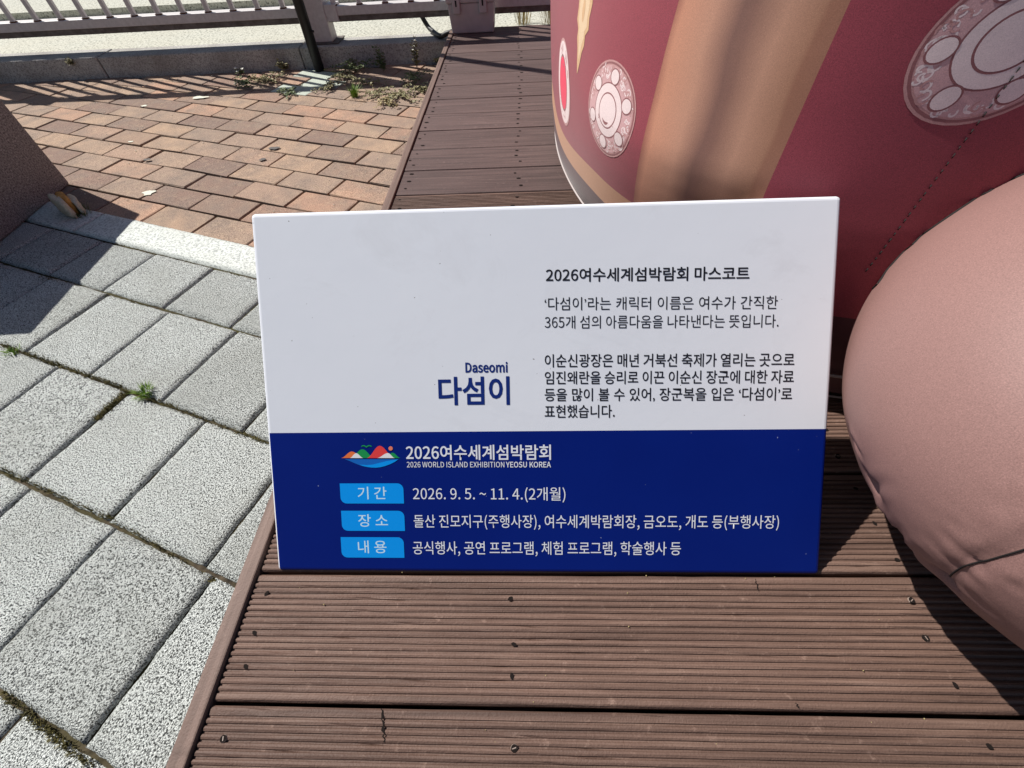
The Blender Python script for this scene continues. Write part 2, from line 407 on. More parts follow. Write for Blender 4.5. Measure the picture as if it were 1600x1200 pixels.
rows = [(0.530, 0.730, -1.545, True), (0.2775, 0.530, -1.267, False), (0.0245, 0.2775, -1.124, False), (-0.2295, 0.0245, -0.850, False), (-0.4835, -0.2295, -0.73, False), (-0.7375, -0.4835, -0.85, False)]
for v0, v1, u0, cut in rows:
    for j in range(-14, 8):
        uc = u0 + (j + 0.5) * PVU; vc = (v0 + v1) / 2; p = uvp(uc, vc)
        if p.x > -0.30 or p.x < -3.6 or p.y < -1.2: continue
        o = put('paver', (cut_var if cut else pav_var)[rng.randrange(3 if cut else 6)], plaza)
        o.location = p + Vector((0, 0, rng.uniform(-0.002, 0.0015)))
        o.rotation_euler = (rng.gauss(0, 0.004), rng.gauss(0, 0.004), PA + rng.gauss(0, 0.004) + (math.pi if rng.random() < 0.5 else 0))
uj = at(150, 340); uj = uj.dot(PU)
strip = paver_mesh('border_slab', 0.994, 0.122, 'border_granite', 77, edge=0.003, rough=0.0006, step=0.015)
for j in range(-3, 3):
    o = put('border_slab', strip, plaza, uvp(uj + (j + 0.5) * 1.0, 0.794, 0.0012)); o.rotation_euler = PROT
    if (uvp(uj + (j + 0.5) * 1.0, 0.794)).x > 0.1: bpy.data.objects.remove(o)

# --- kerb, terrace behind the fence
kerb = put('kerb', mesh('kerb_core', [(-8, KERB_Y + 0.02, 0.07), (6, KERB_Y + 0.02, 0.07), (6, KERB_Y + 0.15, 0.07), (-8, KERB_Y + 0.15, 0.07), (-8, KERB_Y + 0.02, -0.02), (6, KERB_Y + 0.02, -0.02)], [(0, 1, 2, 3), (4, 5, 1, 0)], 'joint_sand'), kind='structure')
kb = boxm('kerb_block', (0.003, 1.187, KERB_Y, KERB_Y + 0.17, -0.03, 0.1), 'kerb_granite', 0.006, 2)
for j in range(-4, 5):
    o = put('kerb_block', kb, kerb, (-2.478 + j * 1.19, rng.uniform(-0.003, 0.003), rng.uniform(-0.002, 0.002)))
TY = 4.17
put('terrace', mesh('terrace', [(-60, KERB_Y + 0.168, 0.095), (60, KERB_Y + 0.168, 0.095), (60, TY, 0.095), (-60, TY, 0.095),
    (-60, TY, 0.135), (60, TY, 0.135), (60, 80, 0.135), (-60, 80, 0.135)], [(0, 1, 2, 3), (3, 2, 5, 4), (4, 5, 6, 7)], 'aggregate'), kind='structure')

# ------------------------------------------------------------------ deck
DX0, DX1 = -0.388, 4.4
deck = empty('deck', (DX0, 0, 0), 'low brown timber deck with grooved boards and a raised edge trim', 'deck')
PITCH, YB = 0.15025, 0.0402
def board_profile(grooved, gap):
    y0, y1 = gap / 2, PITCH - gap / 2; pr = []
    if grooved:
        a, b, n = y0 + 0.0090, y1 - 0.0105, 17; st = (b - a) / n
        pr += [(y0, -0.003), (y0 + 0.0018, -0.0006), (y0 + 0.0035, 0)]
        for i in range(n + 1):
            c = a + st * i
            pr += [(c - 0.0015, -0.0002), (c - 0.0008, -0.0019), (c + 0.0008, -0.0019), (c + 0.0015, -0.0002)]
            if i < n: pr.append((c + st / 2, 0.0007))
        pr += [(y1 - 0.0035, 0), (y1 - 0.0018, -0.0006), (y1, -0.003)]
    else:
        pr += [(y0, -0.003), (y0 + 0.0018, -0.0005), (y0 + 0.004, 0), (y1 - 0.004, 0), (y1 - 0.0018, -0.0005), (y1, -0.003)]
    return pr + [(y1, -0.027), (y0, -0.027)]
def board_mesh(grooved, gap, seed):
    r = random.Random(seed); pr = board_profile(grooved, gap); vs_, fs = [], []; n = len(pr)
    xs = [0.0]
    while xs[-1] < 1.5: xs.append(xs[-1] + (0.02 if grooved else 0.08))
    xs += [2.2, 3.2, DX1 - DX0]
    for x in xs:
        for i, (y, z) in enumerate(pr):
            q = Vector((x * 14 + seed * 5.1, i * 0.9, seed)); jz = jy = 0.0
            if i < n - 2:
                jy = noise.noise(q) * 0.00045; jz = noise.noise(q * 2.3 + Vector((3, 3, 3))) * 0.00035
                if grooved and noise.noise(Vector((x * 30, i * 2.1, seed * 2.3))) > 0.62: jz -= 0.0011      # nicks in the ridges
            vs_.append((x, y + jy, z + jz))
    for k in range(len(xs) - 1):
        for i in range(n):
            j = (i + 1) % n; fs.append((k * n + j, k * n + i, (k + 1) * n + i, (k + 1) * n + j))
    fs.append(tuple(range(n))); fs.append(tuple((len(xs) - 1) * n + i for i in range(n - 1, -1, -1)))
    return mesh('board', vs_, fs, 'deck_wood' if grooved else 'deck_wood_flat')
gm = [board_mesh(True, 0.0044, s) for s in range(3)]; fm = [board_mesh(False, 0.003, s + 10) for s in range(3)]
bi = {}
for n in range(-8, 20):
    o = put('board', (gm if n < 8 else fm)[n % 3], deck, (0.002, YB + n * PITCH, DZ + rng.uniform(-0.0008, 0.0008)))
    if n % 3 == 1: o.location.x += 0.001
    bi[n] = o
JX = [-0.365, -0.031, 0.48, 0.98, 1.48, 2.0, 2.6, 3.2, 3.8, 4.3]
for x in JX:
    put('joist', boxm('joist', (x - 0.03 - DX0, x + 0.03 - DX0, -1.15, 3.03, 0.003, DZ - 0.0285), 'joist'), deck)
put('edge_trim', boxm('edge_trim', (-0.0225, -0.0005, -1.17, 2.995, 0.02, DZ + 0.0065), 'trim_wood', 0.002, 2), deck)
put('fascia_board', boxm('fascia_board', (-0.021, -0.003, -1.165, 2.99, 0.0015, 0.0195), 'trim_wood', 0.001), deck)
# screws: each near one is a piece of its board, the far rows are too small to pick apart
hole = bmesh.new()
bmesh.ops.create_circle(hole, cap_ends=True, segments=9, radius=0.0030)
for v in hole.verts: v.co.x *= 1.15 + 0.15 * math.sin(v.co.y * 1700); v.co.y *= 0.8; v.co.z = 0.0011
hole = bm_mesh('screw_hole', hole, 'hole_dark')
sc = bmesh.new(); bmesh.ops.create_cone(sc, cap_ends=True, segments=12, radius1=0.0042, radius2=0.0036, depth=0.0016)
box_bm(-0.0022, 0.0022, -0.0005, 0.0005, 0.0006, 0.00105, bm=sc); box_bm(-0.0005, 0.0005, -0.0022, 0.0022, 0.0006, 0.0011, bm=sc)
for v in sc.verts: v.co.z += 0.0008
for i, f in enumerate(sc.faces): f.material_index = 1 if i >= 14 else 0
screw = bm_mesh('screw', sc, ['screw_steel', 'hole_dark'])
for n in range(-2, 3):
    for x in (-0.365, -0.031, 0.48):
        for k, yy in enumerate((0.030, 0.072, 0.118)):
            isc = rng.random() < 0.25
            o = put('screw' if isc else 'screw_hole', screw if isc else hole, bi[n], (x - DX0 + rng.gauss(0, 0.003), yy + rng.gauss(0, 0.005), 0.0))
            o.rotation_euler.z = rng.uniform(0, 3)
for n in range(3, 20):
    bm = bmesh.new()
    for x in (-0.365, -0.035, 0.48):
        for yy in (0.03, 0.075, 0.12):
            c = Vector((x - DX0 + rng.gauss(0, 0.006), yy + rng.gauss(0, 0.005), 0.0012))
            bmesh.ops.create_circle(bm, cap_ends=True, segments=7, radius=rng.uniform(0.003, 0.0048), matrix=Matrix.Translation(c) @ Matrix.Diagonal((rng.uniform(1, 1.9), 0.85, 1, 1)))
    put('screw_marks', bm_mesh('screw_marks', bm, 'hole_dark'), bi[n], kind='stuff')

# splits and filled joints across the ridges of the near boards
def crack(n, px, py0, py1, w, seed):
    q = random.Random(seed); o = bi[n]; a = at(px, py0, DZ); b = at(px + 4, py1, DZ); vs_, fs = [], []
    for i in range(13):
        p = a + (b - a) * (i / 12); j = q.uniform(-0.0012, 0.0012); ww = w * q.uniform(0.35, 1.1) * (0.4 + math.sin(math.pi * (i + 0.5) / 13))
        for s_ in (-1, 1): vs_.append((p.x - DX0 + j + s_ * ww - o.location.x, p.y - o.location.y, 0.0011))
    fs = [(2 * i, 2 * i + 1, 2 * i + 3, 2 * i + 2) for i in range(12)]
    put('split', mesh('split', vs_, fs, 'hole_dark'), o)
crack(-1, 597, 1107, 1160, 0.0014, 1); crack(0, 1180, 905, 925, 0.0007, 3); crack(0, 1243, 1098, 1107, 0.0008, 4)
bm = bmesh.new()                                           # sand grains and crumbs lying on the boards
for i in range(150):
    c = Vector((rng.uniform(0.02, 1.4), rng.uniform(-0.15, 0.35) if rng.random() < 0.7 else rng.uniform(0.3, 2.6), DZ + 0.0006))
    bmesh.ops.create_icosphere(bm, subdivisions=1, radius=rng.uniform(0.0004, 0.0011), matrix=Matrix.Translation(c))
put('grit', bm_mesh('grit', bm, 'leaf_dry'), deck, kind='stuff')

# ------------------------------------------------------------------ granite block beside the paving
cA, cB = Vector((-1.812, 1.689, 0)), Vector((-1.772, 1.075, 0))
yax = (cA - cB).normalized(); bl = empty('granite_block', (cB + yax * 0.31) - Vector((0.31, 0, 0)), 'dark speckled granite block standing on the paving, seen as one shaded face', 'stone block')
bl.rotation_euler.z = math.atan2(yax.y, yax.x) - math.pi / 2
put('body', boxm('body', (-0.31, 0.31, -0.308, 0.308, 0.0005, 0.60), 'block_granite', 0.008, 2), bl)

# ------------------------------------------------------------------ fence on the kerb
FY = 3.15
fence = empty('fence', (-1.15, FY, 0.1), 'white painted steel railing with upright bars standing on the kerb', 'fence')
def fpart(name, dims, mat, bev=0.0, parent=fence):
    off = (-1.15, -1.15, FY, FY, 0.1, 0.1)
    return put(name, boxm(name, tuple(d - o for d, o in zip(dims, off)), mat, bev, 2 if bev else 1), parent)
posts = [-3.42, -1.15, 1.12, 3.39]
for i, x in enumerate(posts):
    p = fpart('post', (x - 0.05, x + 0.05, FY - 0.05, FY + 0.05, 0.1065, 1.16), 'fence_paint', 0.004)
    fpart('base_plate', (x - 0.085, x + 0.085, FY - 0.07, FY + 0.08, 0.1005, 0.106), 'rail_channel', 0.001)
    fpart('rail_bracket', (x + 0.0505, x + 0.115, FY - 0.0445, FY + 0.0445, 0.195, 0.268), 'fence_paint', 0.002)
spans = [(-6.0, -3.47)] + [(posts[i] + 0.0515, posts[i + 1] - 0.0515) for i in range(3)]
pk = boxm('picket', (-0.0125, 0.0125, -0.0095, 0.0095, 0, 0.80), 'fence_paint', 0.002)
rs = boxm('rust_ring', (-0.0155, 0.0155, -0.0115, 0.0115, 0.0004, 0.005), 'rust')
for a, b in spans:
    fpart('bottom_rail', (a, b, FY - 0.035, FY + 0.035, 0.217, 0.2585), 'fence_paint', 0.003)
    fpart('rail_channel', (a, b, FY - 0.030, FY + 0.045, 0.190, 0.2165), 'rail_channel', 0.002)
    fpart('top_rail', (a, b, FY - 0.032, FY + 0.032, 1.060, 1.11), 'fence_paint', 0.006)
for j in range(-20, 30):
    x = -2.035 + j * 0.1412
    if not any(a + 0.02 < x < b - 0.02 for a, b in spans): continue
    o = put('picket', pk, fence, (x + 1.15, -0.022, 0.1587))
    put('rust_ring', rs, o)

# ------------------------------------------------------------------ black pole in front of the kerb
pole = empty('pole', (-1.185, 2.998, 0), 'black round metal pole standing just in front of the kerb', 'pole')
put('shaft', tube_mesh('shaft', [(0, 0, 0.001), (0, 0, 0.5), (0, 0, 1.5), (0, 0, 2.6)], 0.027, 'pole_black', 20), pole)
put('bolt', tube_mesh('bolt', [(0.02, -0.005, 0.18), (0.036, -0.006, 0.18)], 0.006, 'pole_black', 6), pole)
put('collar', tube_mesh('collar', [(0, 0, 2.601), (0, 0, 2.63)], 0.031, 'pole_black', 20), pole)

# ------------------------------------------------------------------ grey plastic box and hose at the far end of the deck
bx = empty('utility_box', (-0.282, 3.0, DZ + 0.0012), 'grey plastic utility box with two latches on the far end of the deck', 'box')
bm = bmesh.new()
vs_ = [bm.verts.new((sx_ * w, sy * d, z)) for z, w, d in ((0.0, 0.110, 0.070), (0.125, 0.119, 0.076)) for sx_, sy in ((-1, -1), (1, -1), (1, 1), (-1, 1))]
for f in ((3, 2, 1, 0), (4, 5, 6, 7), (0, 1, 5, 4), (1, 2, 6, 5), (2, 3, 7, 6), (3, 0, 4, 7)): bm.faces.new([vs_[i] for i in f])
bmesh.ops.bevel(bm, geom=bm.edges[:], offset=0.006, segments=2, profile=0.5, affect='EDGES')
put('body', bm_mesh('body', bm, 'box_plastic'), bx)
put('lid', boxm('lid', (-0.126, 0.126, -0.083, 0.083, 0.1255, 0.165), 'box_plastic', 0.006, 2), bx)
for x in (-0.073, 0.062):
    l_ = put('latch', boxm('latch', (x - 0.019, x + 0.019, -0.0925, -0.0835, 0.085, 0.150), 'box_plastic', 0.004, 2), bx)
    put('latch_groove', boxm('latch_groove', (x - 0.004, x + 0.004, -0.0935, -0.0928, 0.115, 0.14), 'thread_black'), l_)
hp = spline([(-0.70, 3.30, 0.75), (-0.655, 3.27, 0.36), (-0.62, 3.255, 0.22), (-0.575, 3.235, 0.135), (-0.53, 3.17, 0.113), (-0.48, 3.08, 0.113), (-0.44, 3.06, 0.128), (-0.41, 3.056, 0.135)], 10)
put('hose', tube_mesh('hose', hp, 0.0125, 'cable_black', 10), label='black flexible hose hanging behind the railing beside the utility box', cat='hose')

# ------------------------------------------------------------------ inflatable figure: skirt and boot
inf = empty('inflatable_figure', (1.0, 1.5, DZ), 'large maroon and tan inflatable figure standing on the deck behind the board', 'inflatable')
BC = Vector((1.0, 1.5, 0)); AX, AY, NE = 0.923, 0.985, 4.0; TW = 0.24
ZP = [(0.1515, 0.962), (0.158, 0.976), (0.170, 0.986), (0.190, 0.992), (0.215, 0.996), (0.245, 0.998), (0.272, 0.999), (0.297, 1.0), (0.345, 1.003), (0.42, 1.004), (0.50, 1.003), (0.60, 0.999), (0.72, 0.99), (0.85, 0.97), (1.0, 0.935), (1.15, 0.88), (1.30, 0.79), (1.43, 0.67), (1.53, 0.52), (1.60, 0.35), (1.64, 0.16), (1.65, 0.0)]
zz = ZP[:8]
for (za, sa), (zb, sb) in zip(ZP[7:], ZP[8:]):
    m_ = max(1, int((zb - za) / 0.02)); zz += [(za + (zb - za) * i / m_, sa + (sb - sa) * i / m_) for i in range(1, m_ + 1)]
ZP = zz
def sstep(a, b, x):
    t_ = max(0.0, min(1.0, (x - a) / (b - a))); return t_ * t_ * (3 - 2 * t_)
def rise(th): return 0.078 * sstep(3.10, 3.66, th) * (1 - sstep(5.4, 6.1, th))      # hem and piping climb towards the front
def band_w(z): return sstep(0.1515, 0.180, z) * (1 - sstep(0.30, 0.50, z))
def ne_at(z, th=3.4): return 2.0 + (NE - 2.0) * max(min(1.0, max(0.0, (z - 0.15) / 0.33)) ** 0.8, sstep(3.85, 4.15, th))
def lean_back(z): return 1 - 0.27 * (max(z, 0.2) - 0.5) if z < 1.0 else 0.865
def bodyp(th, z, s):
    z = z + rise(th) * band_w(z)
    th = th + TW * max(-0.3, min(0.3, z - 0.56))
    c, s_ = math.cos(th), math.sin(th); e = 2 / ne_at(z, th)
    wr = 1 + 0.0025 * noise.noise(Vector((c * 3, s_ * 3, z * 5)))
    return Vector((AX * s * wr * math.copysign(abs(c) ** e, c), AY * lean_back(z) * s * wr * math.copysign(abs(s_) ** e, s_), z - DZ))
def plain_body():
    vs_, fs = [], []; n = 300
    for z, s in ZP: vs_ += [bodyp(2 * math.pi * i / n, z, s) + inf.location for i in range(n)]
    for k in range(len(ZP) - 1): fs += [(k * n + i, k * n + (i + 1) % n, (k + 1) * n + (i + 1) % n, (k + 1) * n + i) for i in range(n)]
    return BVHTree.FromPolygons(vs_, fs)
pb = plain_body()
def theta_of(px, py):
    p = pb.ray_cast(CAM, ray(px, py).normalized())[0]
    X, Y = (p.x - BC.x) / AX, (p.y - BC.y) / (AY * lean_back(p.z))
    return math.atan2(math.copysign(abs(Y) ** (ne_at(p.z) / 2), Y), math.copysign(abs(X) ** (ne_at(p.z) / 2), X)) % (2 * math.pi) - TW * max(-0.3, min(0.3, p.z - 0.56)), p
thL, pL = theta_of(1022, 150); thR, pR = theta_of(1262, 150)
def th_even(n):                                     # columns spread evenly along the outline
    m = 9000; pts = [bodyp(2 * math.pi * i / m, 0.4, 1) for i in range(m + 1)]; L = [0]
    for i in range(m): L.append(L[-1] + (pts[i + 1] - pts[i]).length)
    out, i = [], 0
    for k in range(n):
        while L[i] < L[-1] * k / n: i += 1
        out.append(2 * math.pi * i / m)
    return out
base = sorted(th_even(560) + [thL, thR])
ths = [t_ for i, t_ in enumerate(base) if t_ in (thL, thR) or min(abs(t_ - thL), abs(t_ - thR)) > 0.0006]
zi = list(range(len(ZP)))
bvh_v, bvh_f = [], []
def shell(name, mat, zsel, tsel, uv=False, off=0.0):
    idx, vs_, fs = {}, [], []
    def vid(i, k):
        i %= len(ths)
        if (i, k) not in idx:
            idx[(i, k)] = len(vs_); vs_.append(bodyp(ths[i], ZP[k][0], ZP[k][1]))
        return idx[(i, k)]
    for k in range(len(ZP) - 1):
        if not zsel(k): continue
        for i in range(len(ths)):
            if tsel(ths[i]): fs.append((vid(i, k), vid(i + 1, k), vid(i + 1, k + 1), vid(i, k + 1)))
    me = mesh(name, vs_, fs, mat, True)
    if uv:
        lay = me.uv_layers.new(name='print')
        inv = {j: key for key, j in idx.items()}
        for lp in me.loops:
            i, k = inv[lp.vertex_index]; lay.data[lp.index].uv = ((ths[i] - thL) / (thR - thL), ZP[k][0])
    b0 = len(bvh_v); bvh_v.extend([v + inf.location for v in vs_]); bvh_f.extend([tuple(b0 + j for j in f) for f in fs])
    return put(name, me, inf)
in_str = lambda t_: thL - 1e-6 <= t_ < thR - 1e-6
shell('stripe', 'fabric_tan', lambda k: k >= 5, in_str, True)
front = lambda t_: thR - 1e-6 <= t_ < 5.6               # right of the stripe the maroon runs down to the base band
skirt = shell('skirt', 'fabric_maroon', lambda k: k >= 7, lambda t_: not in_str(t_) and not front(t_))
shell('skirt_front', 'fabric_maroon', lambda k: k >= 5, front)
shell('hem_band', 'fabric_orange', lambda k: 5 <= k < 7, lambda t_: not in_str(t_) and not front(t_))
shell('base_band', 'fabric_dark_maroon', lambda k: k < 5, lambda t_: True)
bvh = BVHTree.FromPolygons(bvh_v, bvh_f)
def on_skirt(px, py):
    hit, nrm, _, _ = bvh.ray_cast(CAM, ray(px, py).normalized())
    if hit is None: return None, None
    if nrm.dot(CAM - hit) < 0: nrm = -nrm
    return hit, nrm
for z, s, r in ((0.168, 0.987, 0.0024), (0.1545, 0.975, 0.0020)):
    put('piping', tube_mesh('piping', [bodyp(2 * math.pi * i / 160, z, s) for i in range(0)] or [bodyp(t_, z, s) for t_ in th_even(200)], r, 'piping_white', 8, True), inf)
# printed medallions lie on the fabric: flat shells following the skirt
def tangent_frame(px, py):
    c, n_ = on_skirt(px, py); up = Vector((0, 0, 1)); x = up.cross(n_).normalized(); y = n_.cross(x).normalized(); return c, n_, x, y
def stick(fr, a, b, off):
    c, n_, x, y = fr; p = c + x * a + y * b
    hit, nn, _, _ = bvh.ray_cast(p + n_ * 0.25, -n_)
    if hit is None: hit = p; nn = n_
    if nn.dot(n_) < 0: nn = -nn
    return hit + nn * off - inf.location
def ellipse_patch(name, fr, cx, cy, rx, ry, rot, mat, off, parent, rings=5, nseg=40, inner=0.0):
    vs_, fs = [], []; cr, sr = math.cos(rot), math.sin(rot)
    r0 = inner
    for j in range(rings + 1):
        q = r0 + (1 - r0) * j / rings
        for i in range(nseg):
            a = 2 * math.pi * i / nseg; ex, ey = math.cos(a) * rx * q, math.sin(a) * ry * q
            vs_.append(stick(fr, cx + ex * cr - ey * sr, cy + ex * sr + ey * cr, off))
    for j in range(rings):
        for i in range(nseg):
            fs.append((j * nseg + i, j * nseg + (i + 1) % nseg, (j + 1) * nseg + (i + 1) % nseg, (j + 1) * nseg + i))
    return put(name, mesh(name, vs_, fs, mat, True), parent)
def curl_patch(name, fr, rx, ry, rot, seed, mat, off, parent, n=60):
    # generic swirling ornament between the beads, joined: far too fine to pick apart
    r = random.Random(seed); vs_, fs = [], []; cr, sr = math.cos(rot), math.sin(rot)
    for k in range(n):
        a0 = r.uniform(0, 2 * math.pi); q = r.uniform(0.70, 0.88); R_ = r.uniform(0.05, 0.10) * rx; w = 0.013 * rx; st = r.uniform(0, 6.3); sg = r.choice((-1, 1))
        cx, cy = math.cos(a0) * rx * q, math.sin(a0) * ry * q; b0 = len(vs_)
        for i in range(9):
            t_ = i / 8; ang = st + sg * t_ * 4.2; rr = R_ * (1 - 0.55 * t_)
            for s_ in (-1, 1):
                ex, ey = cx + math.cos(ang) * (rr + s_ * w), cy + math.sin(ang) * (rr + s_ * w) * ry / rx
                vs_.append(stick(fr, ex * cr - ey * sr, ex * sr + ey * cr, off))
        for i in range(8): fs.append((b0 + 2 * i, b0 + 2 * i + 1, b0 + 2 * i + 3, b0 + 2 * i + 2))
    return put(name, mesh(name, vs_, fs, mat, True), parent, kind='stuff')
def medallion(px, py, rx, ry, rot, seed, core='print_pale', beads=6, bead_ph=0.45):
    fr = tangent_frame(px, py); cr, sr = math.cos(rot), math.sin(rot)
    root = ellipse_patch('medallion', fr, 0, 0, rx, ry, rot, 'print_rim', 0.00050, inf, 6)
    ellipse_patch('medallion_rim', fr, 0, 0, rx * 0.965, ry * 0.965, rot, 'print_line', 0.00055, root, 2, inner=0.96)
    ellipse_patch('medallion_field', fr, 0, 0, rx * 0.90, ry * 0.90, rot, 'print_rose', 0.00060, root, 5)
    curl_patch('scroll_ornament', fr, rx, ry, rot, seed, 'print_pale', 0.00065, root)
    curl_patch('scroll_ornament', fr, rx, ry, rot, seed + 40, 'print_rim', 0.00070, root, 45)
    ellipse_patch('medallion_ring', fr, 0, 0, rx * 0.575, ry * 0.575, rot, 'print_line', 0.00075, root, 3)
    ellipse_patch('medallion_ring', fr, 0, 0, rx * 0.55, ry * 0.55, rot, 'print_pale', 0.00080, root, 3)
    ellipse_patch('medallion_core', fr, 0, 0, rx * 0.375, ry * 0.375, rot, 'print_line', 0.00085, root, 3)
    ellipse_patch('medallion_core', fr, 0, 0, rx * 0.345, ry * 0.345, rot, core, 0.00090, root, 3)
    for i in range(beads):
        a = 2 * math.pi * i / beads + bead_ph; ex, ey = math.cos(a) * rx * 0.715, math.sin(a) * ry * 0.715
        X, Y = ex * cr - ey * sr, ex * sr + ey * cr
        ellipse_patch('bead', fr, X, Y, rx * 0.175, ry * 0.165, rot, 'print_line', 0.00095, root, 2, 20)
        ellipse_patch('bead', fr, X, Y, rx * 0.150, ry * 0.142, rot, 'print_pale', 0.00100, root, 2, 20)
MED = dict(small=(949, 173), red=(877, 130), large=(1583, 64), gold=(910, 40))
medallion(*MED['small'], 0.078, 0.068, 0.0, 3)
medallion(*MED['large'], 0.092, 0.068, 0.6, 11)
fr = tangent_frame(880, 130)
m_ = ellipse_patch('medallion', fr, 0, 0, 0.105, 0.078, 0, 'print_rim', 0.00050, inf)
ellipse_patch('medallion_field', fr, 0, 0, 0.098, 0.073, 0, 'print_pale', 0.00055, m_, 4)
curl_patch('scroll_ornament', fr, 0.075, 0.078, 0, 5, 'print_rose', 0.00060, m_, 40)
ellipse_patch('medallion_core', fr, 0, 0, 0.066, 0.051, 0, 'print_line', 0.00065, m_, 3)
ellipse_patch('medallion_core', fr, 0, 0, 0.061, 0.047, 0, 'print_red', 0.00070, m_, 3)
# golden feather shaped print
fr = tangent_frame(911, 30)
prof = [(-0.088, 0.001), (-0.07, 0.006), (-0.05, 0.010), (-0.035, 0.017), (-0.02, 0.016), (-0.008, 0.026), (0.01, 0.024), (0.03, 0.027), (0.06, 0.022), (0.085, 0.018), (0.11, 0.008), (0.13, 0.001)]
def feather(name, k, mat, off, parent):
    vs_, fs = [], []
    for b, w in prof:
        for s_ in (-1, -0.5, 0, 0.5, 1): vs_.append(stick(fr, s_ * w * k * 1.5, b * k * 0.9, off))
    for i in range(len(prof) - 1):
        for j in range(4): fs.append((i * 5 + j, i * 5 + j + 1, i * 5 + j + 6, i * 5 + j + 5))
    return put(name, mesh(name, vs_, fs, mat, True), parent)
g_ = feather('feather_print', 1.0, 'print_gold', 0.00050, inf)
feather('feather_centre', 0.72, 'print_gold_light', 0.00060, g_)
ellipse_patch('feather_eye', fr, 0, 0.012, 0.008, 0.016, 0, 'print_gold', 0.00070, g_, 2, 20)
# stitched seam crossing the skirt
sp_ = [(1640, 40), (1600, 95), (1540, 175), (1480, 255), (1420, 335), (1375, 395), (1345, 432)]
sp_ = spline([(x, y, 0) for x, y in sp_], 14)
seam_pts = []
for p in sp_:
    h_, n_ = on_skirt(p.x, p.y)
    if h_: seam_pts.append(h_ + n_ * 0.0014 - inf.location)
seam_pts = spline(seam_pts[::6], 6); sv, sf = [], []
dash = []; acc = 0.0
for i in range(len(seam_pts) - 1):
    a, b = seam_pts[i], seam_pts[i + 1]; L = (b - a).length; m_ = max(1, int(L / 0.0012))
    for k in range(m_): dash.append((a + (b - a) * (k / m_), acc + L * k / m_))
    acc += L
bm = bmesh.new()
for k in range(int(acc / 0.0085)):
    seg = [p for p, l in dash if k * 0.0085 <= l < k * 0.0085 + 0.0060]
    if len(seg) < 2: continue
    tm = tube_mesh('stitch', [seg[0], (seg[0] + seg[-1]) / 2 + (CAM - inf.location - seg[0]).normalized() * 0.0006, seg[-1]], 0.0008, 'thread_black', 5); bm.from_mesh(tm); bpy.data.meshes.remove(tm)
put('stitched_seam', bm_mesh('stitched_seam', bm, 'thread_black'), inf)

# boot: a fat rounded cushion resting on the deck
SC = Vector((0.727, 0.283, 0.399)); SA = Vector((0.373, 0.330, 0.2475)); SY, ST = 0.427, -0.038
RM = Matrix.Rotation(SY, 3, 'Z') @ Matrix.Rotation(ST, 3, 'Y')
def boot_ray(px, py, near=False):
    o = RM.transposed() @ (CAM - SC); d = RM.transposed() @ ray(px, py).normalized()
    o = Vector((o.x / SA.x, o.y / SA.y, o.z / SA.z)); d = Vector((d.x / SA.x, d.y / SA.y, d.z / SA.z))
    A_, B_, C_ = d.dot(d), o.dot(d), o.dot(o) - 1; D_ = max(0.0, B_ * B_ - A_ * C_)
    return (o + d * ((-B_ - math.sqrt(D_)) / A_)).normalized()
DENTS = [(boot_ray(1362, 757), 0.040, 0.045), (boot_ray(1398, 838), 0.045, 0.050), (boot_ray(1474, 906), 0.05, 0.045), (boot_ray(1330, 690), 0.07, 0.010), (boot_ray(1376, 790), 0.03, -0.010), (boot_ray(1430, 872), 0.05, -0.010)]
FOLD = [(boot_ray(1362, 757), boot_ray(1400, 752)), (boot_ray(1398, 838), boot_ray(1450, 822)), (boot_ray(1398, 838), boot_ray(1425, 800)), (boot_ray(1474, 906), boot_ray(1500, 935)), (boot_ray(1335, 690), boot_ray(1352, 720))]
SEAM = spline([boot_ray(x, y) for x, y in ((1476, 908), (1500, 888), (1540, 878), (1600, 860), (1680, 835))], 12)
def boot_unit(d, k=1.0):
    d = d.normalized(); s = 1.0 + 0.004 * noise.noise(d * 2.5)
    for c, w, h_ in DENTS: s -= h_ * math.exp(-((d - c).length / w) ** 2)
    for a_, b_ in FOLD:
        ab = b_ - a_; t_ = max(0.0, min(1.0, (d - a_).dot(ab) / ab.dot(ab))); q = (d - a_ - ab * t_).length
        if q < 0.12: s -= 0.012 * (1 - t_) * math.exp(-(q / 0.016) ** 2) - 0.006 * (1 - t_) * math.exp(-((q - 0.035) / 0.02) ** 2)
    ds = min((d - q).length for q in SEAM) if d.z < 0.3 else 9
    if ds < 0.4:
        s -= 0.010 * math.exp(-(ds / 0.022) ** 2)
        s += 0.006 * math.exp(-(ds / 0.12) ** 2) * noise.noise(d * 22)
    lo_ = math.exp(-((d.z + 0.75) / 0.3) ** 2); s += 0.010 * lo_ * noise.noise(Vector((d.x * 9, d.y * 9, d.z * 3)))
    p = RM @ (Vector((d.x * SA.x, d.y * SA.y, d.z * SA.z)) * s * k) + SC
    p.z = max(p.z, DZ + 0.0015)
    return p - inf.location
def bootp(a, b, k=1.0):
    return boot_unit(Vector((math.cos(a) * math.cos(b), math.sin(a) * math.cos(b), math.sin(b))), k)
NA, NB = 300, 170; vs_, fs = [], []
for j in range(1, NB):
    b = -math.pi / 2 + math.pi * j / NB
    for i in range(NA): vs_.append(bootp(2 * math.pi * i / NA, b))
for j in range(NB - 2):
    for i in range(NA): fs.append((j * NA + i, j * NA + (i + 1) % NA, (j + 1) * NA + (i + 1) % NA, (j + 1) * NA + i))
vs_ += [bootp(0, -math.pi / 2), bootp(0, math.pi / 2)]; q0 = len(vs_) - 2
for i in range(NA):
    fs.append((q0, (i + 1) % NA, i)); fs.append((q0 + 1, (NB - 2) * NA + i, (NB - 2) * NA + (i + 1) % NA))
